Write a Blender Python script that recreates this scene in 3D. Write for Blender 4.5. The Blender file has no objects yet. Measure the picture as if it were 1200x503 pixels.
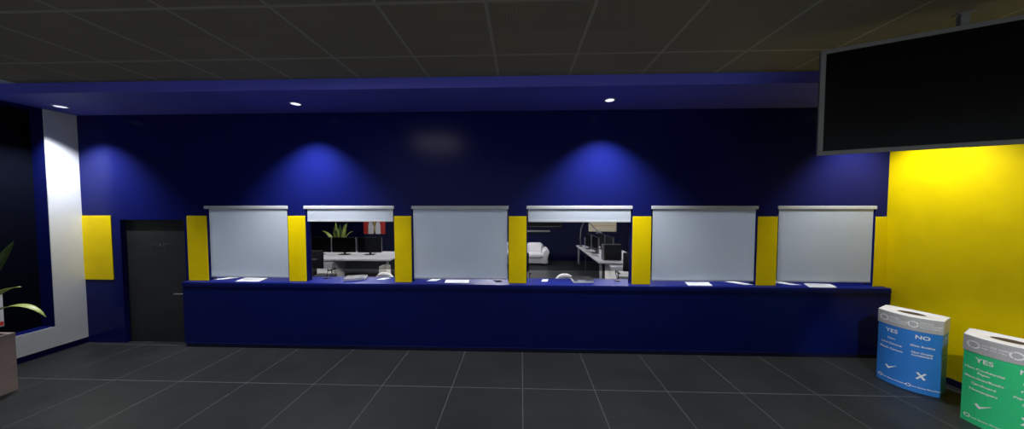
import bpy, bmesh, math, random
from mathutils import Vector, Matrix
random.seed(7)
S = bpy.context.scene
COL = S.collection
PI = math.pi

# ------------------------------------------------------------------ materials
def mat(name, col, rough=.5, metal=0.0, var=0.0, vscale=8.0, bump=0.0, bscale=60.0, spec=.5, emit=None, estr=0.0, trans=0.0, coat=0.0):
    m = bpy.data.materials.new(name); m.use_nodes = True
    nt = m.node_tree; b = nt.nodes['Principled BSDF']
    b.inputs['Base Color'].default_value = (*col, 1)
    b.inputs['Roughness'].default_value = rough
    b.inputs['Metallic'].default_value = metal
    b.inputs['Specular IOR Level'].default_value = spec
    b.inputs['Transmission Weight'].default_value = trans
    b.inputs['Coat Weight'].default_value = coat
    if emit:
        b.inputs['Emission Color'].default_value = (*emit, 1)
        b.inputs['Emission Strength'].default_value = estr
    tc = nt.nodes.new('ShaderNodeTexCoord')
    if var:
        n = nt.nodes.new('ShaderNodeTexNoise'); n.inputs['Scale'].default_value = vscale; n.inputs['Detail'].default_value = 4
        nt.links.new(tc.outputs['Object'], n.inputs['Vector'])
        r = nt.nodes.new('ShaderNodeValToRGB')
        r.color_ramp.elements[0].position = .3; r.color_ramp.elements[1].position = .7
        r.color_ramp.elements[0].color = (*[c*(1-var) for c in col], 1)
        r.color_ramp.elements[1].color = (*[min(1, c*(1+var)) for c in col], 1)
        nt.links.new(n.outputs['Fac'], r.inputs['Fac']); nt.links.new(r.outputs['Color'], b.inputs['Base Color'])
    if bump:
        n2 = nt.nodes.new('ShaderNodeTexNoise'); n2.inputs['Scale'].default_value = bscale; n2.inputs['Detail'].default_value = 3
        nt.links.new(tc.outputs['Object'], n2.inputs['Vector'])
        bp = nt.nodes.new('ShaderNodeBump'); bp.inputs['Strength'].default_value = bump; bp.inputs['Distance'].default_value = .01
        nt.links.new(n2.outputs['Fac'], bp.inputs['Height']); nt.links.new(bp.outputs['Normal'], b.inputs['Normal'])
    return m

def N(nt, t, **kw):
    n = nt.nodes.new(t)
    for k, v in kw.items(): setattr(n, k, v)
    return n

def grid_mat(name, base, line, sx, sy, ox, oy, lw, rough, var=.15, dots=0.0, dotscale=1.0, lrough=None, spec=.5):
    """square grid of tiles: lines every sx, sy starting from ox, oy (object coordinates = metres)"""
    m = bpy.data.materials.new(name); m.use_nodes = True
    nt = m.node_tree; L = nt.links; b = nt.nodes['Principled BSDF']
    b.inputs['Specular IOR Level'].default_value = spec
    tc = N(nt, 'ShaderNodeTexCoord'); sep = N(nt, 'ShaderNodeSeparateXYZ'); L.new(tc.outputs['Object'], sep.inputs[0])
    def line_fac(out, s, o):
        a = N(nt, 'ShaderNodeMath', operation='SUBTRACT'); L.new(out, a.inputs[0]); a.inputs[1].default_value = o - s/2
        d = N(nt, 'ShaderNodeMath', operation='DIVIDE'); L.new(a.outputs[0], d.inputs[0]); d.inputs[1].default_value = s
        f = N(nt, 'ShaderNodeMath', operation='FRACT'); L.new(d.outputs[0], f.inputs[0])
        g = N(nt, 'ShaderNodeMath', operation='SUBTRACT'); L.new(f.outputs[0], g.inputs[0]); g.inputs[1].default_value = .5
        h = N(nt, 'ShaderNodeMath', operation='ABSOLUTE'); L.new(g.outputs[0], h.inputs[0])
        c = N(nt, 'ShaderNodeMath', operation='LESS_THAN'); L.new(h.outputs[0], c.inputs[0]); c.inputs[1].default_value = lw/2/s
        fl = N(nt, 'ShaderNodeMath', operation='FLOOR'); L.new(d.outputs[0], fl.inputs[0])
        return c.outputs[0], fl.outputs[0]
    cx, fx = line_fac(sep.outputs[0], sx, ox); cy, fy = line_fac(sep.outputs[1], sy, oy)
    mx = N(nt, 'ShaderNodeMath', operation='MAXIMUM'); L.new(cx, mx.inputs[0]); L.new(cy, mx.inputs[1])
    cmb = N(nt, 'ShaderNodeCombineXYZ'); L.new(fx, cmb.inputs[0]); L.new(fy, cmb.inputs[1])
    wn = N(nt, 'ShaderNodeTexWhiteNoise', noise_dimensions='3D'); L.new(cmb.outputs[0], wn.inputs['Vector'])
    nz = N(nt, 'ShaderNodeTexNoise'); nz.inputs['Scale'].default_value = 2.5; nz.inputs['Detail'].default_value = 5
    L.new(tc.outputs['Object'], nz.inputs['Vector'])
    ad = N(nt, 'ShaderNodeMath', operation='ADD'); L.new(wn.outputs['Value'], ad.inputs[0]); L.new(nz.outputs['Fac'], ad.inputs[1])
    mr = N(nt, 'ShaderNodeMapRange'); mr.inputs[1].default_value = .2; mr.inputs[2].default_value = 1.8
    mr.inputs[3].default_value = 1-var; mr.inputs[4].default_value = 1+var; L.new(ad.outputs[0], mr.inputs[0])
    val = mr.outputs[0]
    if dots:
        vo = N(nt, 'ShaderNodeTexVoronoi'); vo.inputs['Scale'].default_value = dotscale; vo.inputs['Randomness'].default_value = 0.0
        L.new(tc.outputs['Object'], vo.inputs['Vector'])
        lt = N(nt, 'ShaderNodeMath', operation='LESS_THAN'); L.new(vo.outputs['Distance'], lt.inputs[0]); lt.inputs[1].default_value = .3
        ml = N(nt, 'ShaderNodeMath', operation='MULTIPLY_ADD'); L.new(lt.outputs[0], ml.inputs[0]); ml.inputs[1].default_value = -dots; ml.inputs[2].default_value = 1
        m2 = N(nt, 'ShaderNodeMath', operation='MULTIPLY'); L.new(val, m2.inputs[0]); L.new(ml.outputs[0], m2.inputs[1]); val = m2.outputs[0]
    sc = N(nt, 'ShaderNodeVectorMath', operation='SCALE'); sc.inputs[0].default_value = base; L.new(val, sc.inputs['Scale'])
    mix = N(nt, 'ShaderNodeMix', data_type='RGBA'); L.new(mx.outputs[0], mix.inputs['Factor'])
    L.new(sc.outputs[0], mix.inputs['A']); mix.inputs['B'].default_value = (*line, 1)
    L.new(mix.outputs['Result'], b.inputs['Base Color'])
    mr2 = N(nt, 'ShaderNodeMapRange'); mr2.inputs[3].default_value = rough*.85; mr2.inputs[4].default_value = rough*1.15; L.new(nz.outputs['Fac'], mr2.inputs[0])
    L.new(mr2.outputs[0], b.inputs['Roughness'])
    return m

M = {}
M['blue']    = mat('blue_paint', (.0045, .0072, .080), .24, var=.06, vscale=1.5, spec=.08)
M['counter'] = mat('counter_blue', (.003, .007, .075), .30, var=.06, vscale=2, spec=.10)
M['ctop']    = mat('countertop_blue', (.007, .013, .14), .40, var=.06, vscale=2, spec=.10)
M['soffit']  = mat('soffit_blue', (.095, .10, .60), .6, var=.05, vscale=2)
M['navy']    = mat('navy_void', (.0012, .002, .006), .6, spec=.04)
M['plinth']  = mat('plinth_navy', (.006, .007, .04), .30)
M['yellow']  = mat('yellow_paint', (.70, .53, .0), .55, spec=.10, var=.05, vscale=3.5, bump=.12, bscale=18)
M['white']   = mat('white_paint', (.60, .63, .68), .45, var=.03, vscale=5)
M['floor']   = grid_mat('floor_tiles', (.0185, .0205, .0215), (.085, .09, .094), .93, .935, .025, 3.56, .008, .40, var=.16, spec=.20)
M['ceil']    = grid_mat('ceiling_tiles', (.265, .238, .168), (.385, .35, .265), .905, .818, -.29, 3.135, .030, .85, var=.10, dots=.30, dotscale=36, spec=.2)
M['plaster'] = mat('grey_plaster', (.70, .76, .84), .8, var=.05)
M['door']    = mat('door_charcoal', (.017, .018, .019), .45, spec=.3, var=.12, vscale=4)
M['dsign']   = mat('door_letters', (.075, .075, .078), .35, metal=.3)
M['steel']   = mat('brushed_steel', (.35, .35, .36), .35, metal=.8, var=.1, vscale=30)
M['blind']   = mat('blind_fabric', (.62, .67, .735), .75, var=.03, vscale=3, bump=.05, bscale=200)
M['rail']    = mat('blind_rail', (.42, .43, .46), .4, var=.03)
M['railbar'] = mat('blind_bar', (.33, .35, .38), .45)
M['bezel']   = mat('bezel_grey', (.19, .19, .18), .5, var=.08, vscale=6)
M['screen']  = mat('screen_black', (.004, .004, .004), .25, spec=.10)
M['offblue'] = mat('office_navy_paint', (.0018, .0034, .032), .6, spec=.03)
M['black']   = mat('black_plastic', (.010, .010, .010), .5, spec=.2, var=.15, vscale=10)
M['fabric']  = mat('black_fabric', (.010, .010, .011), .85, bump=.1, bscale=150)
M['odiffb']  = mat('office_diffuser_bright', (.9, .9, .9), .4, emit=(1, .98, .95), estr=120)
M['lens']    = mat('lamp_lens', (.9, .9, 1), .3, emit=(.86, .88, 1), estr=1.3)
M['diff']    = mat('fill_diffuser', (.9, .9, .9), .4, emit=(.95, .97, 1), estr=3.2)
M['diffa']   = mat('light_diffuser_bright', (.9, .9, .9), .4, emit=(1, .97, .95), estr=17)
M['odiff']   = mat('office_diffuser', (.9, .9, .9), .4, emit=(1, .98, .95), estr=55)
M['paper']   = mat('white_paper', (.60, .62, .66), .7, var=.02)
M['ink']     = mat('grey_print', (.32, .33, .36), .7)
M['bink']    = mat('white_print', (.95, .96, .97), .6)
M['binblue'] = mat('bin_blue', (.036, .225, .70), .42, var=.04, vscale=6)
M['bingreen']= mat('bin_green', (.040, .66, .245), .42, var=.04, vscale=6)
M['bingrey'] = mat('bin_grey', (.52, .51, .51), .45, var=.04, vscale=8)
M['binlid']  = mat('bin_lid', (.72, .71, .73), .38, var=.06, vscale=5)
M['binhole'] = mat('bin_slot', (.045, .022, .012), .7)
M['planter'] = mat('planter_taupe', (.22, .17, .155), .6, var=.1, vscale=8, bump=.1)
M['soil']    = mat('potting_soil', (.02, .014, .01), .95, var=.3, vscale=40, bump=.6, bscale=60)
M['leaf']    = mat('leaf_green', (.36, .44, .09), .42, var=.28, vscale=9)
M['leafd']   = mat('leaf_dark_green', (.055, .10, .03), .42, var=.3, vscale=12)
M['desk']    = mat('desk_white', (.84, .83, .83), .45, var=.03)
M['leg']     = mat('desk_leg_grey', (.42, .42, .43), .4, metal=.2)
M['chairw']  = mat('white_shell', (.85, .85, .86), .35)
M['sofa']    = mat('white_leather', (.86, .83, .84), .5, var=.05, vscale=8, bump=.12, bscale=30)
M['cream']   = mat('cream_board', (.78, .70, .50), .6, var=.05)
M['orange']  = mat('orange_print', (.75, .42, .15), .6)
M['red']     = mat('poster_red', (.55, .035, .02), .5, var=.08)
M['gold']    = mat('poster_gold', (.55, .40, .05), .5)
M['cable']   = mat('cable_grey', (.25, .25, .26), .5)
M['cablec']  = mat('cable_olive', (.16, .18, .06), .5)
M['ledger']  = mat('grey_cover', (.13, .13, .14), .6, var=.1, vscale=20)
M['ledgerd'] = mat('dark_cover', (.016, .016, .018), .7, spec=.1, var=.1, vscale=20)
M['lampgrey']= mat('lamp_enamel', (.16, .18, .26), .35)
M['acryl']   = mat('smoky_tray', (.22, .24, .30), .3)
M['soundbar']= mat('soundbar_grey', (.22, .22, .23), .5)
M['binbox']  = mat('pale_box', (.62, .60, .54), .6, var=.05)
M['led']     = mat('mic_light', (.5, .6, .9), .3, emit=(.6, .7, 1), estr=.8)

_nt = M['blind'].node_tree; _p = _nt.nodes['Principled BSDF']; _o = _nt.nodes['Material Output']
_t = N(_nt, 'ShaderNodeBsdfTranslucent'); _t.inputs[0].default_value = (.72, .78, .86, 1); _m = N(_nt, 'ShaderNodeMixShader'); _m.inputs[0].default_value = .50
_nt.links.new(_p.outputs[0], _m.inputs[1]); _nt.links.new(_t.outputs[0], _m.inputs[2]); _nt.links.new(_m.outputs[0], _o.inputs[0])
# tinted glass
g = bpy.data.materials.new('tinted_glass'); g.use_nodes = True
nt = g.node_tree; nt.nodes.clear()
out = N(nt, 'ShaderNodeOutputMaterial'); tr = N(nt, 'ShaderNodeBsdfTransparent'); gl = N(nt, 'ShaderNodeBsdfGlossy'); mixs = N(nt, 'ShaderNodeMixShader')
tr.inputs[0].default_value = (.60, .61, .64, 1); gl.inputs['Roughness'].default_value = .05; mixs.inputs[0].default_value = .006
nt.links.new(tr.outputs[0], mixs.inputs[1]); nt.links.new(gl.outputs[0], mixs.inputs[2]); nt.links.new(mixs.outputs[0], out.inputs[0])
M['glass'] = g

# ------------------------------------------------------------------ mesh building
class MB:
    def __init__(s): s.bm = bmesh.new()
    def box(s, x0, x1, y0, y1, z0, z1, bev=0, seg=2, mtx=None):
        r = bmesh.ops.create_cube(s.bm, size=1.0)
        vs = r['verts']
        for v in vs:
            v.co = Vector(((x0+x1)/2 + v.co.x*(x1-x0), (y0+y1)/2 + v.co.y*(y1-y0), (z0+z1)/2 + v.co.z*(z1-z0)))
        if mtx is not None: bmesh.ops.transform(s.bm, matrix=mtx, verts=vs)
        if bev:
            es = list({e for v in vs for e in v.link_edges})
            bmesh.ops.bevel(s.bm, geom=es, offset=bev, segments=seg, affect='EDGES', profile=.5)
        return s
    def ring(s, c, r, n, ax=Vector((0,0,1))):
        ax = ax.normalized(); a = ax.orthogonal().normalized(); b = ax.cross(a)
        return [s.bm.verts.new(c + (a*math.cos(2*PI*i/n) + b*math.sin(2*PI*i/n))*r) for i in range(n)]
    def cyl(s, p0, p1, r0, r1=None, n=20):
        p0, p1 = Vector(p0), Vector(p1); r1 = r0 if r1 is None else r1
        A = s.ring(p0, r0, n, p1-p0); B = s.ring(p1, r1, n, p1-p0)
        for i in range(n): s.bm.faces.new((A[i], A[(i+1)%n], B[(i+1)%n], B[i]))
        s.bm.faces.new(A[::-1]); s.bm.faces.new(B)
        return s
    def tube(s, pts, r, n=8):
        pts = [Vector(p) for p in pts]
        t0 = (pts[1]-pts[0]).normalized(); a = t0.orthogonal().normalized(); rings = []
        for i, p in enumerate(pts):
            t = (pts[min(i+1, len(pts)-1)] - pts[max(i-1, 0)]).normalized()
            a = (a - t*a.dot(t)).normalized(); b = t.cross(a)
            rr = r[i] if isinstance(r, (list, tuple)) else r
            rings.append([s.bm.verts.new(p + (a*math.cos(2*PI*k/n) + b*math.sin(2*PI*k/n))*rr) for k in range(n)])
        for A, B in zip(rings, rings[1:]):
            for i in range(n): s.bm.faces.new((A[i], A[(i+1)%n], B[(i+1)%n], B[i]))
        s.bm.faces.new(rings[0][::-1]); s.bm.faces.new(rings[-1])
        return s
    def lathe(s, prof, c=(0,0,0), n=28):
        c = Vector(c); rings = []
        for r, z in prof: rings.append([s.bm.verts.new(c + Vector((max(r, 1e-4)*math.cos(2*PI*i/n), max(r, 1e-4)*math.sin(2*PI*i/n), z))) for i in range(n)])
        for A, B in zip(rings, rings[1:]):
            for i in range(n): s.bm.faces.new((A[i], A[(i+1)%n], B[(i+1)%n], B[i]))
        return s
    def prism(s, poly, fn, a, b):
        """poly in 2D; fn(u, v, w) -> 3D; extruded from w=a to w=b"""
        A = [s.bm.verts.new(fn(u, v, a)) for u, v in poly]; B = [s.bm.verts.new(fn(u, v, b)) for u, v in poly]
        n = len(poly)
        for i in range(n): s.bm.faces.new((A[i], A[(i+1)%n], B[(i+1)%n], B[i]))
        s.bm.faces.new(A[::-1]); s.bm.faces.new(B)
        return s
    def grid(s, rows):
        V = [[s.bm.verts.new(Vector(p)) for p in r] for r in rows]
        for i in range(len(V)-1):
            for j in range(len(V[0])-1):
                s.bm.faces.new((V[i][j], V[i][j+1], V[i+1][j+1], V[i+1][j]))
        return s
    def build(s, name, m, parent=None, smooth=False, loc=None):
        bmesh.ops.recalc_face_normals(s.bm, faces=s.bm.faces)
        me = bpy.data.meshes.new(name); s.bm.to_mesh(me); s.bm.free()
        me.materials.append(M[m] if isinstance(m, str) else m)
        if smooth:
            for p in me.polygons: p.use_smooth = True
        o = bpy.data.objects.new(name, me); COL.objects.link(o)
        if parent: o.parent = parent
        if loc: o.location = loc
        if smooth == 'auto':
            md = o.modifiers.new('edges', 'EDGE_SPLIT'); md.split_angle = math.radians(35)
        return o

def tag(o, label=None, cat=None, group=None, kind=None):
    if label: o['label'] = label
    if cat: o['category'] = cat
    if group: o['group'] = group
    if kind: o['kind'] = kind
    return o
def thing(name, label, cat, loc=(0,0,0), rz=0, group=None):
    o = bpy.data.objects.new(name, None); o.empty_display_size = .1; COL.objects.link(o)
    o.location = loc; o.rotation_euler = (0, 0, rz)
    return tag(o, label, cat, group)
def struct(o, label=None, cat=None):
    return tag(o, label, cat, kind='structure')
def dup(root, loc=None, rz=None, label=None):
    r = root.copy(); COL.objects.link(r)
    if loc is not None: r.location = loc
    if rz is not None: r.rotation_euler = (0, 0, rz)
    if label: r['label'] = label
    for ch in list(root.children):
        c = ch.copy(); COL.objects.link(c); c.parent = r
        for gch in list(ch.children):
            d = gch.copy(); COL.objects.link(d); d.parent = c
    return r

def text_mesh(body, size, align='CENTER', extrude=0.0, spacing=1.0, bold=0.0):
    cu = bpy.data.curves.new('lettering', 'FONT'); cu.body = body; cu.size = size; cu.align_x = align; cu.align_y = 'CENTER'
    cu.extrude = extrude; cu.space_character = spacing; cu.resolution_u = 3; cu.offset = bold*size
    o = bpy.data.objects.new('lettering', cu); COL.objects.link(o)
    dg = bpy.context.evaluated_depsgraph_get(); dg.update()
    me = bpy.data.meshes.new_from_object(o.evaluated_get(dg))
    bpy.data.objects.remove(o, do_unlink=True); bpy.data.curves.remove(cu)
    return me

# ------------------------------------------------------------------ key dimensions (metres)
XL, XR, YW = -7.54, 5.73, 4.55          # left wall, right wall, service wall
ZS, ZC = 3.91, 4.05                      # soffit underside, ceiling
YS = 3.64                                # soffit front
YB = 11.9                                # far wall of the office
YF = -4.0
WIN = [(-5.305, -3.900), (-3.600, -2.095), (-1.807, -.200), (.092, 1.796), (2.095, 3.757), (4.066, 5.556)]
ZCT = 1.105                              # counter top

# ------------------------------------------------------------------ the setting
struct(MB().box(-10.3, XR+.2, YF, YB+.2, -.2, 0).build('floor', 'floor'))
struct(MB().box(-6.86, XR+.2, YF, YS+.02, ZC, ZC+.12).build('ceiling', 'ceil'))
struct(MB().box(XL-.2, -6.86, YF, YS+.02, ZC-.004, ZC+.12).build('trim_1', 'plaster'))
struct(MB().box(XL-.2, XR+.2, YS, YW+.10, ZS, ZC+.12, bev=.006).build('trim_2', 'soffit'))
w = MB()
w.box(-10.3, -6.855, YW, YW+.10, 0, ZS)
w.box(-6.855, -5.715, YW, YW+.10, 2.14, ZS)
w.box(-5.715, -5.667, YW, YW+.10, 0, ZS); w.box(-5.667, WIN[0][0], YW, YW+.10, ZCT+.001, ZS)
for a, b in zip(WIN, WIN[1:]): w.box(a[1], b[0], YW, YW+.10, ZCT+.001, ZS)
w.box(WIN[5][1], XR, YW, YW+.10, ZCT+.001, ZS)
for a, b in WIN: w.box(a, b, YW, YW+.10, 2.38, ZS)
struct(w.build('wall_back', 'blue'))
# left wall with its recessed niche
w = MB()
NY0, NY1, NZ0, NZ1 = 1.2, 4.215, .43, 3.86
w.box(XL-.3, XL, YF, NY0, 0, ZC); w.box(XL-.3, XL, NY1, YW, 0, ZC); w.box(XL-.3, XL, NY0, NY1, 0, NZ0); w.box(XL-.3, XL, NY0, NY1, NZ1, ZC)
struct(w.build('wall_left', 'blue'))
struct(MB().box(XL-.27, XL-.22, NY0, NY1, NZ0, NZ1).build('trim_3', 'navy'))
w = MB()
w.box(XL, XL+.012, NY1, YW-.002, .10, ZS-.002); w.box(XL, XL+.012, NY0-.33, NY1, .10, NZ0); w.box(XL, XL+.012, NY0-.33, NY0, NZ0, ZS-.002)
struct(w.build('trim_4', 'white'))
struct(MB().box(XR, XR+.2, YF, YW+.1, .0, ZC).build('wall_right', 'yellow'))
struct(MB().box(XR-.015, XR, YF, YW-.11, 0, .085).build('baseboard_right', 'plinth'))
# office shell
struct(MB().box(-10.3, XR+.2, YB, YB+.2, 0, 3.4).build('wall_far', 'offblue'))
struct(MB().box(-10.3, -10.1, YW+.1, YB, 0, 3.4).build('wall_far_left', 'offblue'))
struct(MB().box(XR, XR+.2, YW+.1, YB, 0, 3.4).build('wall_far_right', 'offblue'))
struct(MB().box(-10.3, XR+.2, YW+.1, YB+.2, 3.4, 3.5).build('ceiling_office', 'plaster'))

# door
d = struct(MB().box(-6.853, -5.717, YW+.06, YW+.10, .005, 2.137, bev=.003).build('door_1', 'door'))
h = MB(); h.cyl((-5.80, YW+.06, .865), (-5.80, YW+.052, .865), .026); h.cyl((-5.80, YW+.055, .865), (-5.80, YW+.005, .865), .009)
h.tube([(-5.795, YW+.008, .865), (-5.86, YW+.004, .865), (-5.955, YW+.006, .863)], .010, 10)
h.build('door_handle', 'steel', d, True)
me = text_mesh('PRIVATE', .085, extrude=.003, spacing=1.15); me.materials.append(M['dsign'])
t = bpy.data.objects.new('door_lettering', me); COL.objects.link(t); t.parent = d
t.location = (-6.21, YW+.058, 1.69); t.rotation_euler = (PI/2, 0, 0)

# glass panes in the service windows (slot open at the bottom)
for i, (a, b) in enumerate(WIN):
    f = MB(); f.box(a, a+.014, YW+.085, YW+.10, ZCT, 2.38); f.box(b-.014, b, YW+.085, YW+.10, ZCT, 2.38); f.box(a, b, YW+.085, YW+.10, 2.35, 2.38)
    fo = struct(f.build('window_%d' % (i+1), 'plinth'))
    MB().box(a+.014, b-.014, YW+.089, YW+.095, 1.30, 2.35).build('glass_pane', 'glass', fo)

# ------------------------------------------------------------------ counter
c = thing('service_counter', 'long dark blue service counter running under all six windows', 'counter', (0, YW-.10, 0))
MB().box(-5.66, XR-.016, 0, .10, .075, 1.03).build('front_panel', 'counter', c)
MB().box(-5.665, XR-.016, -.006, .42, 1.085, ZCT, bev=.003).build('countertop', 'ctop', c)
MB().box(-5.663, XR-.016, -.010, .10, 1.03, 1.085, bev=.004).build('nosing', 'counter', c)
MB().box(-5.655, XR-.016, .015, .10, 0, .075).build('kickboard', 'plinth', c)
MB().box(-5.655, XR-.016, -.004, .015, .062, .075, bev=.003).build('trim_strip', 'counter', c)

# yellow panels
PAN = [(-7.525, -7.005, 'yellow wall panel between the white frame and the charcoal door'),
       (-5.655, -5.312, 'yellow wall panel between the charcoal door and the leftmost window'),
       (-3.897, -3.603, 'yellow wall panel between the leftmost blind and the window showing three monitors'),
       (-2.092, -1.810, 'yellow wall panel just right of the window showing three monitors'),
       (-.197, .089, 'yellow wall panel just left of the window showing the white sofa'),
       (1.799, 2.092, 'yellow wall panel just right of the window showing the white sofa'),
       (3.760, 4.063, 'yellow wall panel between the two rightmost lowered blinds'),
       (5.559, XR-.004, 'narrow yellow wall panel squeezed beside the yellow side wall')]
for a, b, l in PAN:
    tag(MB().box(a, b, YW-.012, YW, ZCT+.003, 2.21, bev=.002).build('wall_panel', 'yellow'), l, 'wall panel', 'yellow panels along the service wall')

# roller blinds
BL = ['lowered pale grey roller blind nearest the charcoal door',
      'rolled-up pale grey blind above the three monitors and red posters',
      'lowered pale grey roller blind between the two open windows',
      'rolled-up pale grey blind above the white sofa and long desk',
      'lowered pale grey roller blind just right of the sofa window',
      'lowered pale grey roller blind at the right end beside the yellow wall']
for i, ((a, b), l) in enumerate(zip(WIN, BL)):
    r = thing('roller_blind', l, 'blind', ((a+b)/2, YW+.05, 2.352), 0, 'roller blinds in the service windows')
    hw = (b-a)/2
    up = i in (1, 3)
    bot = 2.115 if up else 1.165
    x0 = -hw - (.05 if i == 0 else .03 if i == 1 else .0); x1 = hw + (.018 if i == 5 else .012 if i == 4 else 0)
    MB().box(x0, x1, -.056, -.012, -.026, .028, bev=.006).build('headrail', 'rail', r)
    fx0, fx1 = -hw+.028, hw-.024
    MB().box(fx0, fx1, -.042, -.039, bot-2.352+.02, -.02).build('fabric', 'blind', r)
    MB().box(fx0, fx1, -.0465, -.0355, bot-2.352, bot-2.352+.022, bev=.003).build('bottom_bar', 'rail' if up else 'railbar', r)

# ------------------------------------------------------------------ downlights
DL = [(-7.08, 4.125, 'recessed downlight near the white frame, leftmost in the blue soffit'),
      (-3.37, 4.125, 'recessed downlight above the window with three monitors'),
      (1.28, 4.125, 'recessed downlight in the soffit above the sofa window'),
      (5.05, 4.125, 'recessed downlight behind the hanging screen, next to the yellow wall')]
SPOT = [430, 560, 560, 265]
for (x, y, l), e in zip(DL, SPOT):
    r = thing('downlight', l, 'ceiling light', (x, y, ZS), 0, 'downlights in the blue soffit')
    MB().lathe([(.062, -.004), (.062, -.008), (.082, -.006), (.084, 0), (.062, 0)], n=32).build('trim_ring', 'rail', r, True)
    MB().lathe([(0, -.005), (.062, -.005), (.062, 0), (0, 0)], n=32).build('lens', 'lens', r)
    ld = bpy.data.lights.new('bulb', 'SPOT'); ld.energy = e; ld.spot_size = math.radians(103 if x < 5 else 104); ld.spot_blend = .85; ld.shadow_soft_size = .03
    ld.color = (.96, .97, 1)
    lo = bpy.data.objects.new('bulb', ld); COL.objects.link(lo); lo.parent = r; lo.location = (0, -.11, -.03); lo.rotation_euler = (0, math.radians(0 if x < 5 else -6), 0)

# lobby ceiling light panels out of view; the last two are added fill light
def panel(x, y, z, sx, sy, m, l, grp):
    r = thing('ceiling_light', l, 'ceiling light', (x, y, z), 0, grp)
    f = MB(); f.box(-sx/2, sx/2, -sy/2, -sy/2+.03, -.012, 0); f.box(-sx/2, sx/2, sy/2-.03, sy/2, -.012, 0)
    f.box(-sx/2, -sx/2+.03, -sy/2+.03, sy/2-.03, -.012, 0); f.box(sx/2-.03, sx/2, -sy/2+.03, sy/2-.03, -.012, 0)
    f.build('frame', 'rail', r)
    MB().box(-sx/2+.03, sx/2-.03, -sy/2+.03, sy/2-.03, -.008, 0).build('diffuser', m, r)
panel(-2.20, 1.75, ZC, 1.20, .60, 'diffa', 'square ceiling light panel set in the lobby tiles, nearest the soffit', 'lobby ceiling lights')
panel(2.2, .3, ZC, .80, .60, 'diff', 'added fill light panel on the side of the recycling bins', 'lobby ceiling lights')  # added to brighten the bins and the floor
panel(-4.6, -.5, ZC, .80, .60, 'diff', 'added fill light panel on the side of the planter', 'lobby ceiling lights')  # added to brighten the floor

# added fill lamp out of view, brightens the recycling bins
r = thing('bin_fill_lamp', 'added unseen fill lamp aimed at the recycling bins', 'ceiling light', (2.8, .4, ZC))
MB().cyl((0, 0, 0), (0, 0, -.03), .05, n=24).build('base', 'rail', r, 'auto')
dv = Vector((5.0-2.8, 3.35-.4, .50-ZC)).normalized()
MB().cyl(Vector((0, 0, -.03)), Vector((0, 0, -.06)), .012, n=12).build('joint', 'rail', r, 'auto')
MB().cyl(Vector((0, 0, -.09)) - dv*.06, Vector((0, 0, -.09)) + dv*.05, .035, .045, n=24).build('head', 'rail', r, 'auto')
ld = bpy.data.lights.new('bulb', 'SPOT'); ld.energy = 430; ld.spot_size = math.radians(27); ld.spot_blend = .5; ld.shadow_soft_size = .04
lo = bpy.data.objects.new('bulb', ld); COL.objects.link(lo); lo.parent = r; lo.location = Vector((0, 0, -.09)) + dv*.07
lo.rotation_euler = dv.to_track_quat('-Z', 'Y').to_euler()

# office lights
for x, l in ((-5.6, 'office ceiling light over the desk with three monitors'), (-1.0, 'office ceiling light in front of the white sofa'), (3.4, 'office ceiling light over the long white desk')):
    for y, q in ((5.85, 'near the counter'), (9.6, 'near the far wall')):
        panel(x, y + (.7 if x == -1.0 and y > 9 else 0), 3.4, 1.2, .6, 'odiffb' if x == -1.0 and y > 9 else 'odiff', l + ', ' + q, 'office ceiling lights')

# ------------------------------------------------------------------ hanging screen
TVW, TVH = 1.88, 1.027
ang = math.radians(-25.5)
e = Vector((math.cos(ang), math.sin(ang), 0))
left = Vector((2.956, 2.9, 3.402))
ctr = left + e*(TVW/2)
tv = thing('hanging_screen', 'large black flat screen with grey bezel hung from the ceiling', 'television', ctr, ang)
b = MB(); bw = .040
b.box(-TVW/2, TVW/2, 0, .03, TVH/2-bw, TVH/2, bev=.004); b.box(-TVW/2, TVW/2, 0, .03, -TVH/2, -TVH/2+bw, bev=.004)
b.box(-TVW/2, -TVW/2+bw, 0, .03, -TVH/2+bw, TVH/2-bw, bev=.004); b.box(TVW/2-bw, TVW/2, 0, .03, -TVH/2+bw, TVH/2-bw, bev=.004)
b.build('bezel', 'bezel', tv)
MB().box(-TVW/2+bw, TVW/2-bw, .008, .028, -TVH/2+bw, TVH/2-bw).build('screen', 'screen', tv)
MB().box(-TVW/2+.01, TVW/2-.01, .028, .065, -TVH/2+.01, TVH/2-.01, bev=.01).build('back_cover', 'black', tv)
p = MB(); p.box(-.10, .04, .065, .105, -.15, .15, bev=.004); p.box(-.055, -.005, .07, .115, .0, ZC-ctr.z-.012); p.box(-.075, .015, .06, .13, ZC-ctr.z-.012, ZC-ctr.z)
p.build('ceiling_bracket', 'bezel', tv)

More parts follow.
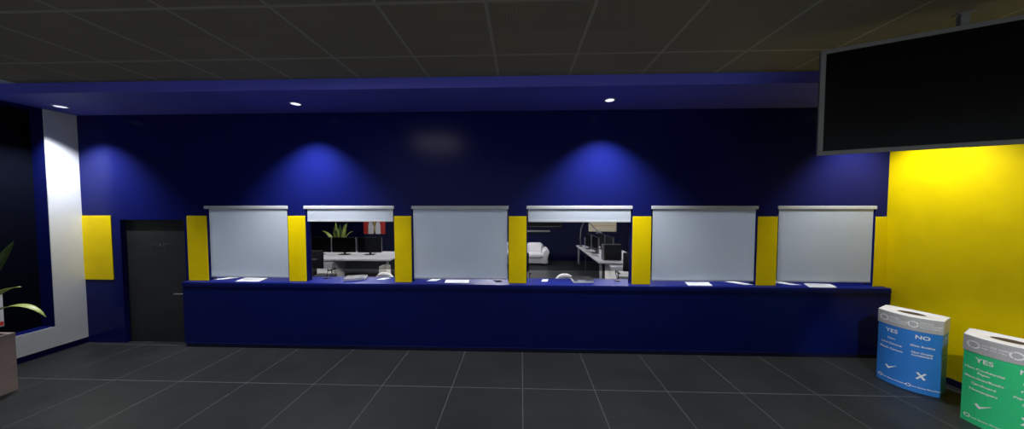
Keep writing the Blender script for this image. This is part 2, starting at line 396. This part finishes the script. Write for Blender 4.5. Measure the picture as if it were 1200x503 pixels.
# ------------------------------------------------------------------ recycling bins
BW, BD, BH, BU = .49, .30, .962, .105
def front(x, off=0.0): return -(BU)*(1-(2*x/BW)**2) - off
def on_front(me, x, z, off=.003):
    for v in me.vertices:
        X, Z = v.co.x + x, v.co.y + z
        v.co = Vector((X, front(X, off), Z))
def poly_front(polys, x, z, off=.003):
    bm = bmesh.new()
    for poly in polys:
        # extruded a little so that the mark has body
        A = [bm.verts.new((u+x, front(u+x, off), v+z)) for u, v in poly]
        bm.faces.new(A)
    return bm
def ring_polys(r0, r1, n=3, gap=.16, arrow=True):
    out = []
    for k in range(n):
        a0 = 2*PI*k/n + gap; a1 = 2*PI*(k+1)/n - gap*.2; st = 8
        for i in range(st):
            p, q = a0+(a1-a0)*i/st, a0+(a1-a0)*(i+1)/st
            out.append([(r0*math.cos(p), r0*math.sin(p)), (r1*math.cos(p), r1*math.sin(p)), (r1*math.cos(q), r1*math.sin(q)), (r0*math.cos(q), r0*math.sin(q))])
    return out
CHECK = [[(-.045, .005), (-.030, .022), (-.012, -.004), (-.016, -.030)], [(-.012, -.004), (.056, .040), (.045, .038), (-.016, -.030)]]
CROSS = [[(-.036, -.040), (-.022, -.046), (.040, .036), (.026, .044)], [(-.034, .036), (-.018, .044), (.036, -.036), (.020, -.046)]]
def outline(nf=16, grow=0.0):
    w2 = BW/2
    pts = []
    for i in range(nf+1):
        x = -w2 + BW*i/nf
        pts.append((x*(1+grow*2/BW), front(x) - grow))
    pts += [(w2+grow, BD+grow), (-w2-grow, BD+grow)]
    return pts
def rec_bin(origin, label, body, head, left, right, right_mark=True):
    r = thing('recycling_bin', label, 'bin', origin, math.radians(-63), 'recycling bins by the yellow wall')
    f = lambda u, v, w_: Vector((u, v, w_))
    MB().prism(outline(), f, 0, .80).build('body', body, r)
    col = MB().prism(outline(grow=.006), f, .79, BH).build('collar', 'bingrey', r)
    # sloping lid with an oval mouth
    lid = MB(); n = 48; cx, cy = 0.0, .085
    def edge_pt(a):
        dx, dy = math.cos(a), math.sin(a); t = 0
        best = 10
        po = outline(nf=24, grow=.006)
        for (ax, ay), (bx, by) in zip(po, po[1:]+po[:1]):
            ex, ey = bx-ax, by-ay; den = dx*ey - dy*ex
            if abs(den) < 1e-9: continue
            t = ((ax-cx)*ey - (ay-cy)*ex)/den; s_ = ((ax-cx)*dy - (ay-cy)*dx)/den
            if t > 0 and -1e-6 <= s_ <= 1+1e-6: best = min(best, t)
        return cx+dx*best, cy+dy*best
    rows = []
    for i in range(n):
        a = 2*PI*i/n
        ex, ey = edge_pt(a); ox, oy = cx+.112*math.cos(a), cy+.082*math.sin(a)
        rows.append([(ex, ey, BH), (ex*.97+cx*.03, ey*.97+cy*.03, BH+.006), (ox*1.12, cy+(oy-cy)*1.15, BH+.010), (ox, oy, BH+.004), (cx+(ox-cx)*.97, cy+(oy-cy)*.97, BH-.05)])
    rows.append(rows[0]); lid.grid(rows)
    lo = lid.build('lid', 'binlid', r, 'auto')
    MB().prism([(cx+.110*math.cos(2*PI*i/32), cy+.080*math.sin(2*PI*i/32)) for i in range(32)], f, BH-.02, BH+.0015).build('mouth', 'binhole', r)
    # printing
    def put(body_, size, x, z, name='lettering', al='CENTER', parent=None, off=.003):
        me = text_mesh(body_, size*1.08, al, bold=.018); on_front(me, x, z, off); me.materials.append(M['bink'])
        o = bpy.data.objects.new(name, me); COL.objects.link(o); o.parent = parent or r
    def mark(polys, x, z, name, parent=None, off=.003):
        bm = poly_front(polys, x, z, off); me = bpy.data.meshes.new(name); bm.to_mesh(me); bm.free(); me.materials.append(M['bink'])
        o = bpy.data.objects.new(name, me); COL.objects.link(o); o.parent = parent or r
    for sx in (-1, 1):
        x = sx*.118
        mark(ring_polys(.028, .042), x-.07, .875, 'recycling_ring', col, .0125)
        for k, ln in enumerate(head): put(ln, .024, x-.022, .903-k*.028 - (0 if len(head) > 2 else .012), 'collar_lettering', 'LEFT', col, .0125)
        mark(ring_polys(.013, .021), x-.085, .075, 'footer_ring')
        put('Los Santos Recycling', .021, x-.058, .072, 'footer_lettering', 'LEFT')
    put('YES', .062, -.118, .715, 'yes_lettering'); put('NO', .062, .118, .715, 'no_lettering')
    for ln, z in left: put(ln, .030, -.118, z, 'yes_list_lettering')
    for ln, z in right: put(ln, .030, .118, z, 'no_list_lettering')
    mark(CHECK, -.118, .225, 'tick_mark')
    if right_mark: mark(CROSS, .118, .225, 'cross_mark')
    # printing on the right-hand side
    for ln, z, sz in [('YES', .72, .05)] + [(a, b, .026) for a, b in left]:
        me = text_mesh(ln, sz, bold=.018)
        for v in me.vertices: v.co = Vector((BW/2+.003, BD/2+v.co.x, v.co.y+z))
        me.materials.append(M['bink']); o = bpy.data.objects.new('side_lettering', me); COL.objects.link(o); o.parent = r
    return r
rec_bin((5.084, 3.765, 0), 'blue recycling bin with grey collar, YES and NO lists and white tick', 'binblue',
        ['DRINKS', 'CONTAINER', 'RECYCLING'], [('Cans', .615), ('Juice Cartons', .545), ('Plastic Cartons', .475)],
        [('Glass Bottles', .60), ('Non Empty', .515), ('Containers', .480)])
rec_bin((5.069, 3.008, 0), 'green waste paper recycling bin cut off by the right edge', 'bingreen',
        ['WASTE PAPER', 'RECYCLING'], [('Non-Confidential', .615), ('Paper', .575), ('Magazines/Books', .515), ('Cardboard', .45), ('Newspapers', .385)],
        [('Food', .60), ('Plastic', .52), ('Paper Cups', .45), ('Cans', .39)])

# ------------------------------------------------------------------ planter, plant, notice at the left edge
pl = thing('planter', 'square taupe planter box standing by the blue niche', 'planter', (-6.80, 2.95, 0))
q = MB(); q.box(-.30, .30, -.38, .38, 0, .70, bev=.008); q.box(-.30, -.265, -.38, .38, .70, .755); q.box(.265, .30, -.38, .38, .70, .755)
q.box(-.265, .265, -.38, -.345, .70, .755); q.box(-.265, .265, .345, .38, .70, .755); q.build('box', 'planter', pl)
MB().box(-.262, .262, -.342, .342, .70, .735).build('soil', 'soil', pl)
def leaf(parent, p0, p1, p2, wd, m, up=Vector((0,0,1)), n=14, name='leaf', fold=.25):
    p0, p1, p2 = map(Vector, (p0, p1, p2)); rows = []
    for i in range(n+1):
        t = i/n; c_ = p0*(1-t)**2 + p1*2*t*(1-t) + p2*t*t
        tg = ((p1-p0)*(1-t) + (p2-p1)*t).normalized()
        sd = tg.cross(up)
        if sd.length < .05: sd = tg.cross(Vector((0, 1, 0)))
        sd.normalize(); nm = sd.cross(tg).normalized()
        ww = wd*max(.02, (math.sin(PI*min(1, t*.86+.14))**.8))*.5
        rows.append([c_ - sd*ww + nm*ww*fold, c_ - sd*ww*.5 + nm*ww*fold*.35, c_, c_ + sd*ww*.5 + nm*ww*fold*.35, c_ + sd*ww + nm*ww*fold])
    o = MB().grid(rows).build(name, m, parent, True)
    md = o.modifiers.new('body', 'SOLIDIFY'); md.thickness = .003
    return o
pt = thing('leafy_plant', 'green plant with long arching leaves growing in the taupe planter', 'plant', (-6.80, 2.95, .736))
B0 = Vector((-6.80, 2.95, .73))
def wl(base, ctrl, tip, wd, m, **k): return leaf(pt, Vector(base)-B0, Vector(ctrl)-B0, Vector(tip)-B0, wd, m, **k)
wl((-6.75, 3.0, .75), (-6.02, 3.1, 1.44), (-5.65, 3.1, 1.055), .095, 'leaf')
wl((-6.78, 3.0, .75), (-6.35, 3.1, 1.40), (-5.94, 3.1, 1.415), .15, 'leaf')
wl((-6.80, 3.0, .75), (-6.30, 3.1, 1.55), (-6.00, 3.1, 1.96), .13, 'leafd')
wl((-6.82, 2.9, .75), (-6.45, 2.8, 1.9), (-6.20, 2.75, 2.15), .13, 'leafd')
wl((-6.82, 2.85, .75), (-6.9, 2.5, 1.5), (-6.7, 2.1, 1.75), .13, 'leaf')
wl((-6.85, 2.95, .75), (-7.1, 2.9, 1.5), (-7.35, 2.7, 1.7), .13, 'leaf')
wl((-6.80, 2.9, .75), (-6.4, 2.6, 1.3), (-6.1, 2.3, 1.15), .12, 'leaf')
wl((-6.85, 3.05, .75), (-7.0, 3.3, 1.6), (-7.2, 3.5, 1.9), .12, 'leafd')
MB().lathe([(.04, 0), (.035, .1), (.02, .25), (0, .27)], n=14).build('stem', 'leafd', pt, True)
nb = thing('notice_board', 'small white notice with a red band mounted low in the dark niche', 'notice', (XL-.22, 3.56, .58))
MB().box(0, .02, -.32, .32, .0, .48, bev=.003).build('sheet', 'white', nb)
MB().box(.02, .022, -.315, .315, .015, .075).build('red_band', 'red', nb)
MB().box(.02, .022, -.25, .22, .16, .20).build('print_line', 'binblue', nb)

# ------------------------------------------------------------------ things on the counter
def slab_paper(x0, x1, y0, y1, skew, label, cat, name, grp, lines=True):
    """thin sheet pad seen from above: front edge x0..x1 at y0, back edge shifted by skew"""
    ox, oy = (x0+x1)/2, (y0+y1)/2; hw, hd = (x1-x0)/2, (y1-y0)/2
    r = thing(name, label, cat, (ox, oy, ZCT), 0, grp)
    poly = [(-hw-skew/2, -hd), (hw-skew/2, -hd), (hw+skew/2, hd), (-hw+skew/2, hd)]
    MB().prism(poly, lambda u, v, w_: Vector((u, v, w_)), 0.0005, .006).build('sheet', 'paper', r)
    if lines:
        for k in range(3):
            v = -hd*.55 + k*hd*.5; sk = skew/2*(v/hd); e0 = hw*(.85 - .12*((k*2+1) % 3))
            MB().box(-hw*.85+sk, e0+sk, v-.006, v+.006, .006, .0068).build('print_line', 'ink', r)
    return r
GP = 'printed forms on the blue counter'; GS = 'loose slips on the blue counter'
slab_paper(-4.83, -4.42, 4.50, 4.72, -.05, 'white printed form on the counter under the leftmost blind', 'form', 'paper_form', GP)
slab_paper(-1.27, -.87, 4.53, 4.71, -.02, 'white printed form on the counter between the two open windows', 'form', 'paper_form', GP)
slab_paper(2.70, 3.08, 4.49, 4.69, .06, 'white printed form on the counter under the blind right of the sofa window', 'form', 'paper_form', GP)
slab_paper(4.57, 4.98, 4.46, 4.67, .12, 'white printed form on the counter under the rightmost blind', 'form', 'paper_form', GP)
slab_paper(-5.22, -5.06, 4.60, 4.78, .14, 'slanted white slip at the left end of the counter, nearest the door', 'paper slip', 'paper_slip', GS, False)
slab_paper(-1.56, -1.41, 4.62, 4.76, .05, 'small white slip just left of the form between the open windows', 'paper slip', 'paper_slip', GS, False)
slab_paper(3.50, 3.66, 4.58, 4.76, -.16, 'slanted white slip left of the panel between the rightmost blinds', 'paper slip', 'paper_slip', GS, False)
slab_paper(4.26, 4.42, 4.58, 4.76, -.16, 'slanted white slip at the left end of the rightmost window', 'paper slip', 'paper_slip', GS, False)
slab_paper(.36, .46, 4.66, 4.79, .03, 'small white card on the counter in front of the sofa window', 'card', 'paper_card', GS, False)
slab_paper(-2.45, -2.32, 4.68, 4.80, .06, 'small white card on the counter in front of the left white chair', 'card', 'paper_card', GS, False)

def ledger(loc, rz, w_, d_, h_, cover, label, lab):
    r = thing('ring_binder', label, 'binder', loc, rz, 'binders on the blue counter')
    MB().box(-w_/2, w_/2, -d_/2, d_/2, 0.0005, .005, bev=.001).build('cover', cover, r)
    MB().box(-w_/2, w_/2, -d_/2, d_/2, h_-.005, h_, bev=.001).build('cover', cover, r)
    MB().box(-w_/2+.006, w_/2-.006, -d_/2+.006, d_/2-.012, .005, h_-.005).build('pages', 'paper', r)
    MB().box(-w_/2, w_/2, d_/2-.012, d_/2, .005, h_-.005).build('spine', cover, r)
    if lab: MB().box(-w_*.30, w_*.05, -d_/2-.001, -d_/2+.006, .006, h_-.008).build('label_tag', 'paper', r)
    return r
ledger((-2.87, 4.73, ZCT), math.radians(18), .33, .24, .040, 'ledger', 'grey binder with white pages on the counter below the three monitors', False)
ledger((1.03, 4.70, ZCT), math.radians(4), .34, .23, .058, 'ledgerd', 'dark grey binder with a white label on the counter below the sofa window', True)

def mic(x, y, label, lean, led):
    r = thing('desk_microphone', label, 'microphone', (x, y, ZCT), 0, 'microphones on the blue counter')
    MB().box(-.04, .04, -.03, .03, 0.0005, .014, bev=.005).build('base', 'black', r)
    MB().tube([(0, .01, .02), (lean*.2, .01, .07), (lean*.7, .0, .13), (lean, -.01, .17)], [.005, .005, .006, .010], 10).build('gooseneck', 'black', r, True)
    if led: MB().lathe([(.006, 0), (.006, .003), (0, .004)], c=(-.028, -.015, .014), n=12).build('indicator', 'led', r)
mic(-3.40, 4.74, 'black gooseneck microphone left on the counter below the three monitors', .035, False)
mic(1.63, 4.72, 'black gooseneck microphone at the right of the sofa window', -.04, True)
r = thing('pen_stand', 'black pen stand lying on the counter between the two open windows', 'pen stand', (-.37, 4.64, ZCT), 0)
MB().box(-.055, .055, -.03, .03, 0.0005, .016, bev=.006).build('base', 'black', r)
MB().cyl((-.10, -.01, .014), (.03, .0, .02), .005, .006, 10).build('pen', 'black', r, True)

# ------------------------------------------------------------------ office furniture
def desk(loc, x0, x1, y0, y1, label, legs):
    r = thing('office_desk', label, 'desk', loc, 0)
    MB().box(x0, x1, y0, y1, .70, .75, bev=.006).build('tabletop', 'desk', r)
    for lx, ly in legs: MB().box(lx-.03, lx+.03, ly-.03, ly+.03, 0, .70, bev=.004).build('leg', 'leg', r)
    xs = [l_[0] for l_ in legs]; ys = [l_[1] for l_ in legs]
    for yy in (max(ys), (y0+y1)/2): MB().box(min(xs), max(xs), yy-.02, yy+.02, .66, .70).build('cross_bar', 'leg', r)
    return r
desk((-5.6, 8.9, 0), -1.55, 1.66, -.70, .75, 'wide white office desk carrying three black monitors', [(-1.45, -.6), (1.55, -.6), (-1.45, .65), (1.55, .65)])
desk((2.95, 9.7, 0), -.70, .72, -1.65, 1.65, 'long white desk running away behind the sofa window', [(-.62, -1.55), (.64, -1.55), (-.62, 1.55), (.64, 1.55)])

def monitor(loc, rz, label, grp, w_=.80, h_=.50):
    r = thing('monitor', label, 'monitor', loc, rz, grp)
    MB().box(-w_/2, w_/2, -.012, .03, .07, .07+h_, bev=.006).build('casing', 'black', r)
    MB().box(-w_/2+.012, w_/2-.012, -.016, -.010, .085, .07+h_-.012).build('screen', 'screen', r)
    for sx in (-1, 1): MB().box(sx*w_/2-.008, sx*w_/2+.008, -.008, .026, .078, .07+h_-.008, bev=.002).build('edge_strip', 'cable', r)
    MB().box(-.03, .03, .02, .05, .012, .30, bev=.004).build('stand', 'black', r)
    MB().box(-.16, .16, -.09, .11, 0.0005, .014, bev=.004).build('foot', 'black', r)
    return r
GM = 'monitors on the wide desk'
for x, l in ((-6.68, 'leftmost of the three black monitors on the wide desk'), (-5.84, 'middle one of the three black monitors, in front of the leaves'), (-4.98, 'rightmost of the three black monitors, under the red poster')):
    monitor((x, 9.0, .75), 0, l, GM)
GM2 = 'monitors on the long desk'
monitor((2.53, 9.55, .75), math.radians(-90), 'nearer of the two black monitors at the left of the long desk', GM2)
monitor((2.52, 10.45, .75), math.radians(-90), 'farther of the two black monitors at the left of the long desk', GM2)
monitor((3.02, 9.55, .75), math.radians(90), 'nearer black monitor seen past the computer tower on the long desk', GM2)
monitor((3.02, 10.45, .75), math.radians(90), 'farther black monitor seen past the computer tower on the long desk', GM2)

r = thing('computer_tower', 'black computer tower with grey front on the near end of the long desk', 'computer', (2.70, 8.35, .75))
MB().box(-.245, .265, -.10, .11, .012, .47, bev=.006).build('case', 'black', r)
MB().box(-.275, -.245, -.10, .11, .012, .47, bev=.006).build('front_panel', 'soundbar', r)
MB().box(-.279, -.274, -.06, .06, .33, .36).build('drive_bay', 'black', r)
for sx in (-.2, .2): MB().box(sx-.03, sx+.03, -.09, .10, 0.0005, .014).build('foot', 'black', r)

r = thing('desk_lamp', 'dark desk lamp with arched arm at the far end of the long desk', 'lamp', (2.36, 11.02, .75))
MB().lathe([(0, .0005), (.085, .0005), (.085, .012), (.03, .025), (0, .025)], n=24).build('base', 'black', r, True)
MB().tube([(0, 0, .02), (-.02, 0, .35), (.0, 0, .70), (.12, 0, .96), (.28, 0, .97), (.50, 0, .76), (.66, 0, .60)], .018, 10).build('arm', 'bezel', r, True)
MB().lathe([(.0, .06), (.04, .055), (.09, .02), (.125, -.05), (.118, -.05), (.0, .03)], c=(.70, 0, .56), n=24).build('shade', 'acryl', r, True)

r = thing('letter_tray', 'stack of grey letter trays at the far end of the long desk', 'letter tray', (2.70, 11.10, .75))
for k in range(4):
    z = .0005+k*.095; tb = MB()
    tb.box(-.16, .16, -.12, .12, z, z+.008); tb.box(-.16, -.15, -.12, .12, z+.008, z+.055); tb.box(.15, .16, -.12, .12, z+.008, z+.055); tb.box(-.15, .15, .11, .12, z+.008, z+.055)
    if k: tb.box(-.158, -.145, -.11, -.09, z-.04, z); tb.box(.145, .158, -.11, -.09, z-.04, z); tb.box(-.158, -.145, .09, .11, z-.04, z); tb.box(.145, .158, .09, .11, z-.04, z)
    tb.build('tray', 'acryl', r)

def pedestal(loc, rz, label):
    r = thing('drawer_pedestal', label, 'drawer unit', loc, rz, 'white drawer units under the desks')
    MB().box(-.24, .24, -.27, .30, .03, .655, bev=.006).build('cabinet', 'desk', r)
    for k in range(3):
        MB().box(-.235, .235, -.29, -.27, .04+k*.205, .235+k*.205, bev=.004).build('drawer', 'chairw', r)
    for sx in (-.2, .2):
        for sy in (-.22, .25): MB().cyl((sx, sy, 0), (sx, sy, .03), .02, n=12).build('caster', 'black', r)
pedestal((-5.89, 8.42, 0), 0, 'white drawer unit under the left end of the wide desk')
pedestal((2.78, 8.15, 0), 0, 'white drawer unit under the near end of the long desk')

def cable(pts, label, m, name='cable', cat='cable'):
    P_ = [Vector(p) for p in pts]; fine = []
    for i in range(len(P_)-1):
        a, b, c_, d_ = P_[max(i-1, 0)], P_[i], P_[i+1], P_[min(i+2, len(P_)-1)]
        for k in range(6):
            t = k/6; fine.append(.5*((2*b)+(c_-a)*t+(2*a-5*b+4*c_-d_)*t*t+(3*b-a-3*c_+d_)*t**3))
    fine.append(P_[-1])
    return tag(MB().tube(fine, .007, 6).build(name, m, None, True), label, cat)
cable([(-5.60, 8.17, .757), (-5.60, 8.165, .69), (-5.60, 8.18, .3), (-5.58, 8.2, .01)], 'grey cable hanging from the front edge of the wide desk', 'cable')
cable([(2.24, 9.6, .757), (2.225, 9.6, .70), (2.225, 9.62, .3), (2.23, 9.6, .01)], 'grey cable hanging from the left edge of the long desk', 'cable')
cable([(2.30, 9.9, .757), (2.42, 9.5, .757), (2.34, 9.2, .757), (2.46, 8.9, .757), (2.38, 8.6, .757)], 'dark cable winding across the top of the long desk', 'black')
cable([(1.95, 8.5, .008), (2.02, 8.0, .008), (1.90, 7.6, .008), (2.12, 7.5, .008), (2.2, 7.9, .008), (2.5, 7.7, .008)], 'olive cable lying on the office floor before the long desk', 'cablec')

def office_chair(loc, rz, label):
    r = thing('office_chair', label, 'chair', loc, rz, 'black office chairs')
    MB().box(-.25, .25, -.25, .25, .44, .53, bev=.03, seg=3).build('seat', 'fabric', r, True)
    rows = MB(); rows.box(-.24, .24, .24, .31, .78, 1.24, bev=.025, seg=3); rows.build('backrest', 'fabric', r, True)
    MB().box(-.10, .10, .306, .318, 1.00, 1.04, bev=.004).build('back_badge', 'cable', r)
    MB().tube([(0, .1, .45), (0, .30, .46), (0, .335, .60), (0, .325, .90)], .022, 10).build('back_bracket', 'black', r, True)
    MB().cyl((0, 0, .10), (0, 0, .45), .03, .025).build('gas_lift', 'black', r, True)
    b_ = MB()
    for k in range(5):
        a = 2*PI*k/5+.3; b_.tube([(0, 0, .11), (.16*math.cos(a), .16*math.sin(a), .10), (.29*math.cos(a), .29*math.sin(a), .075)], [.028, .022, .016], 8)
    b_.build('star_base', 'black', r, True)
    for k in range(5):
        a = 2*PI*k/5+.3; x, y = .29*math.cos(a), .29*math.sin(a)
        MB().cyl((x-.02*math.sin(a), y+.02*math.cos(a), .03), (x+.02*math.sin(a), y-.02*math.cos(a), .03), .03, n=14).build('caster', 'black', r, True)
    for sx in (-1, 1):
        MB().tube([(sx*.24, .05, .47), (sx*.30, .05, .50), (sx*.30, .05, .68)], .014, 8).build('arm_post', 'black', r, True)
        MB().box(sx*.30-.03, sx*.30+.03, -.12, .16, .68, .71, bev=.012).build('armrest', 'black', r)
    return r
ch = office_chair((-5.25, 7.15, 0), PI, 'black office chair at the left edge of the window with monitors')
dup(ch, (-.085, 6.95, 0), PI+.15, 'black office chair at the left edge of the sofa window')
dup(ch, (2.745, 7.05, 0), PI-.1, 'black office chair at the right edge of the sofa window')

def shell_chair(loc, rz, label):
    r = thing('shell_chair', label, 'chair', loc, rz, 'white shell chairs behind the counter')
    rows = []
    for i in range(15):                      # thick upholstered back, rounded off at the top
        ph = PI/2*i/14; row = []
        for j in range(29):
            th = 2*PI*j/28
            row.append((.275*math.cos(ph)**.8*math.cos(th), -.24 - .05*math.sin(ph) + .10*math.cos(ph)**.8*math.sin(th), .47 + .575*math.sin(ph)**.9))
        rows.append(row)
    MB().grid(rows).build('backrest', 'chairw', r, True)
    MB().box(-.25, .25, -.22, .26, .44, .485, bev=.022, seg=3).build('seat', 'chairw', r, True)
    for sx in (-1, 1):
        for sy in (-1, 1): MB().cyl((sx*.17, sy*.16, .45), (sx*.24, sy*.23, 0), .018, .012, 12).build('leg', 'leg', r, True)
    return r
s1 = shell_chair((.86, 5.75, 0), 0, 'white rounded chair back peeking over the counter below the sofa')
dup(s1, (-2.73, 5.75, 0), 0, 'white rounded chair back peeking over the counter below the monitors')

# sofa
r = thing('sofa', 'white leather sofa against the far office wall', 'sofa', (.02, 11.35, 0))
MB().box(-1.05, 1.05, -.38, .45, .06, .30, bev=.04, seg=3).build('base', 'sofa', r, True)
for k in range(3): MB().box(-.84+k*.56, -.28+k*.56, -.42, .22, .28, .46, bev=.06, seg=4).build('seat_cushion', 'sofa', r, True)
for k in range(3):
    mt = Matrix.Translation((0, .25, .44)) @ Matrix.Rotation(math.radians(-12), 4, 'X')
    MB().box(-.84+k*.56, -.28+k*.56, -.10, .12, -.02, .38, bev=.07, seg=4, mtx=mt).build('back_cushion', 'sofa', r, True)
for sx in (-1, 1):
    am = MB()
    prof = [(-.10, .05), (.08, .05), (.15, .40), (.19, .54), (.14, .63), (.03, .63), (-.05, .54), (-.08, .40)]
    am.prism(prof, lambda u, v, w_: Vector((sx*(.92+u), w_ , v)), -.42, .45)
    o = am.build('armrest', 'sofa', r, True); md = o.modifiers.new('round', 'BEVEL'); md.width = .05; md.segments = 4
MB().box(-.92, .92, .36, .52, .10, .74, bev=.05, seg=3).build('back_frame', 'sofa', r, True)
for sx in (-.85, .85):
    for sy in (-.32, .38): MB().cyl((sx, sy, 0), (sx, sy, .07), .03, n=12).build('foot', 'black', r)

r = thing('wall_screen', 'black wall-mounted screen above the white sofa', 'television', (.85, YB, 1.86))
MB().box(-.85, .85, -.09, -.03, -.40, .40, bev=.006).build('casing', 'bezel', r)
MB().box(-.83, .83, -.093, -.088, -.38, .38).build('screen', 'screen', r)
MB().box(-.15, .15, -.03, 0, -.15, .15).build('wall_mount', 'black', r)
r = thing('soundbar', 'slim grey soundbar on the wall below the black screen', 'speaker', (.62, YB, 1.27))
MB().box(-.62, .62, -.09, -.01, -.035, .035, bev=.012).build('body', 'soundbar', r)
MB().box(-.40, .40, -.01, 0, -.02, .02).build('wall_bracket', 'black', r)

r = thing('message_board', 'cream board with faint orange writing on the far office wall', 'board', (3.45, YB-.001, 1.60))
MB().box(-.58, .58, -.025, 0, -.34, .34, bev=.004).build('panel', 'cream', r)
ln = MB(); random.seed(3); x = -.46
while x < .42:
    w_ = random.uniform(.04, .10); ln.box(x, x+w_, -.027, -.025, -.115, -.085+random.uniform(0, .02)); x += w_+.025
ln.build('faint_writing', 'orange', r)

def poster(x, x1, label):
    w_ = x1-x; r = thing('wall_poster', label, 'poster', ((x+x1)/2, YB, 1.52), 0, 'red posters on the far office wall')
    MB().box(-w_/2, w_/2, -.018, 0, -.40, .40, bev=.003).build('sheet', 'red', r)
    f = lambda u, v, w_2: Vector((u, w_2, v))
    q = MB(); q.prism([(-.27, -.39), (-.04, -.39), (-.02, -.1), (-.12, .22), (-.22, .17), (-.26, 0)], f, -.0205, -.018); q.prism([(.27, -.39), (.06, -.39), (.04, -.1), (.12, .22), (.22, .17), (.26, 0)], f, -.0205, -.018)
    q.build('white_lapel', 'chairw', r)
    MB().prism([(-.04, -.39), (.06, -.39), (.04, -.1), (.12, .22), (-.12, .22), (-.02, -.1)], f, -.0205, -.018).build('dark_shape', 'black', r)
    MB().prism([(.0, -.36), (.03, -.30), (.05, .20), (-.05, .20), (-.02, -.1)], f, -.0215, -.0205).build('gold_stripe', 'gold', r)
poster(-6.83, -5.88, 'red poster with white and black figure above the right monitor')
poster(-5.48, -4.53, 'red poster mostly hidden behind the yellow panel right of the monitors')

r = thing('potted_plant', 'tall leafy plant standing behind the monitors', 'plant', (-7.05, 10.6, 0))
MB().lathe([(0, .0), (.17, .0), (.23, .42), (.21, .42), (.19, .38), (0, .38)], n=28).build('pot', 'planter', r, 'auto')
MB().lathe([(0, .36), (.20, .385), (0, .39)], n=24).build('soil', 'soil', r)
random.seed(11)
for k in range(15):
    a = random.uniform(0, 2*PI); sp = random.uniform(.06, .30); hh = random.uniform(1.35, 1.75)
    leaf(r, (.06*math.cos(a), .06*math.sin(a), .38), (.12*math.cos(a), .12*math.sin(a), hh*.75), (sp*math.cos(a), sp*math.sin(a), hh), .15, 'leafd' if k % 3 else 'leaf', up=Vector((math.sin(a)*.3, -1, 0)))
for sx in (-1, 1): leaf(r, (sx*.05, -.05, .4), (sx*.22, -.08, 1.30), (sx*.62, -.08, 1.38), .13, 'leaf', up=Vector((0, -.5, 1)))
r = thing('carton', 'pale open carton with a white label before the right end of the wide desk', 'carton', (-3.96, 7.95, 0))
q = MB(); q.box(-.11, .11, -.13, .13, 0, .02); q.box(-.11, -.095, -.13, .13, .02, .62); q.box(.095, .11, -.13, .13, .02, .62); q.box(-.095, .095, -.13, -.115, .02, .56); q.box(-.095, .095, .115, .13, .02, .62)
q.build('box', 'binbox', r); MB().box(-.05, .06, -.133, -.130, .30, .46).build('label_sheet', 'paper', r)

# ------------------------------------------------------------------ world, camera, view
wd = bpy.data.worlds.new('night'); S.world = wd; wd.use_nodes = True
bg = wd.node_tree.nodes['Background']; bg.inputs[0].default_value = (.80, .88, 1, 1); bg.inputs[1].default_value = .75

F_PX = 327.0
cam = bpy.data.cameras.new('camera'); co = bpy.data.objects.new('camera', cam); COL.objects.link(co)
cam.sensor_fit = 'HORIZONTAL'; cam.sensor_width = 36.0; cam.lens = 36.0*F_PX/1200; cam.clip_start = .05; cam.clip_end = 100
co.location = (0, 0, 2.4); co.rotation_euler = (PI/2 - .0356, 0, .0318)
S.camera = co
S.view_settings.view_transform = 'Standard'; S.view_settings.look = 'None'; S.view_settings.exposure = 0; S.view_settings.gamma = 1
S.view_settings.use_curve_mapping = False
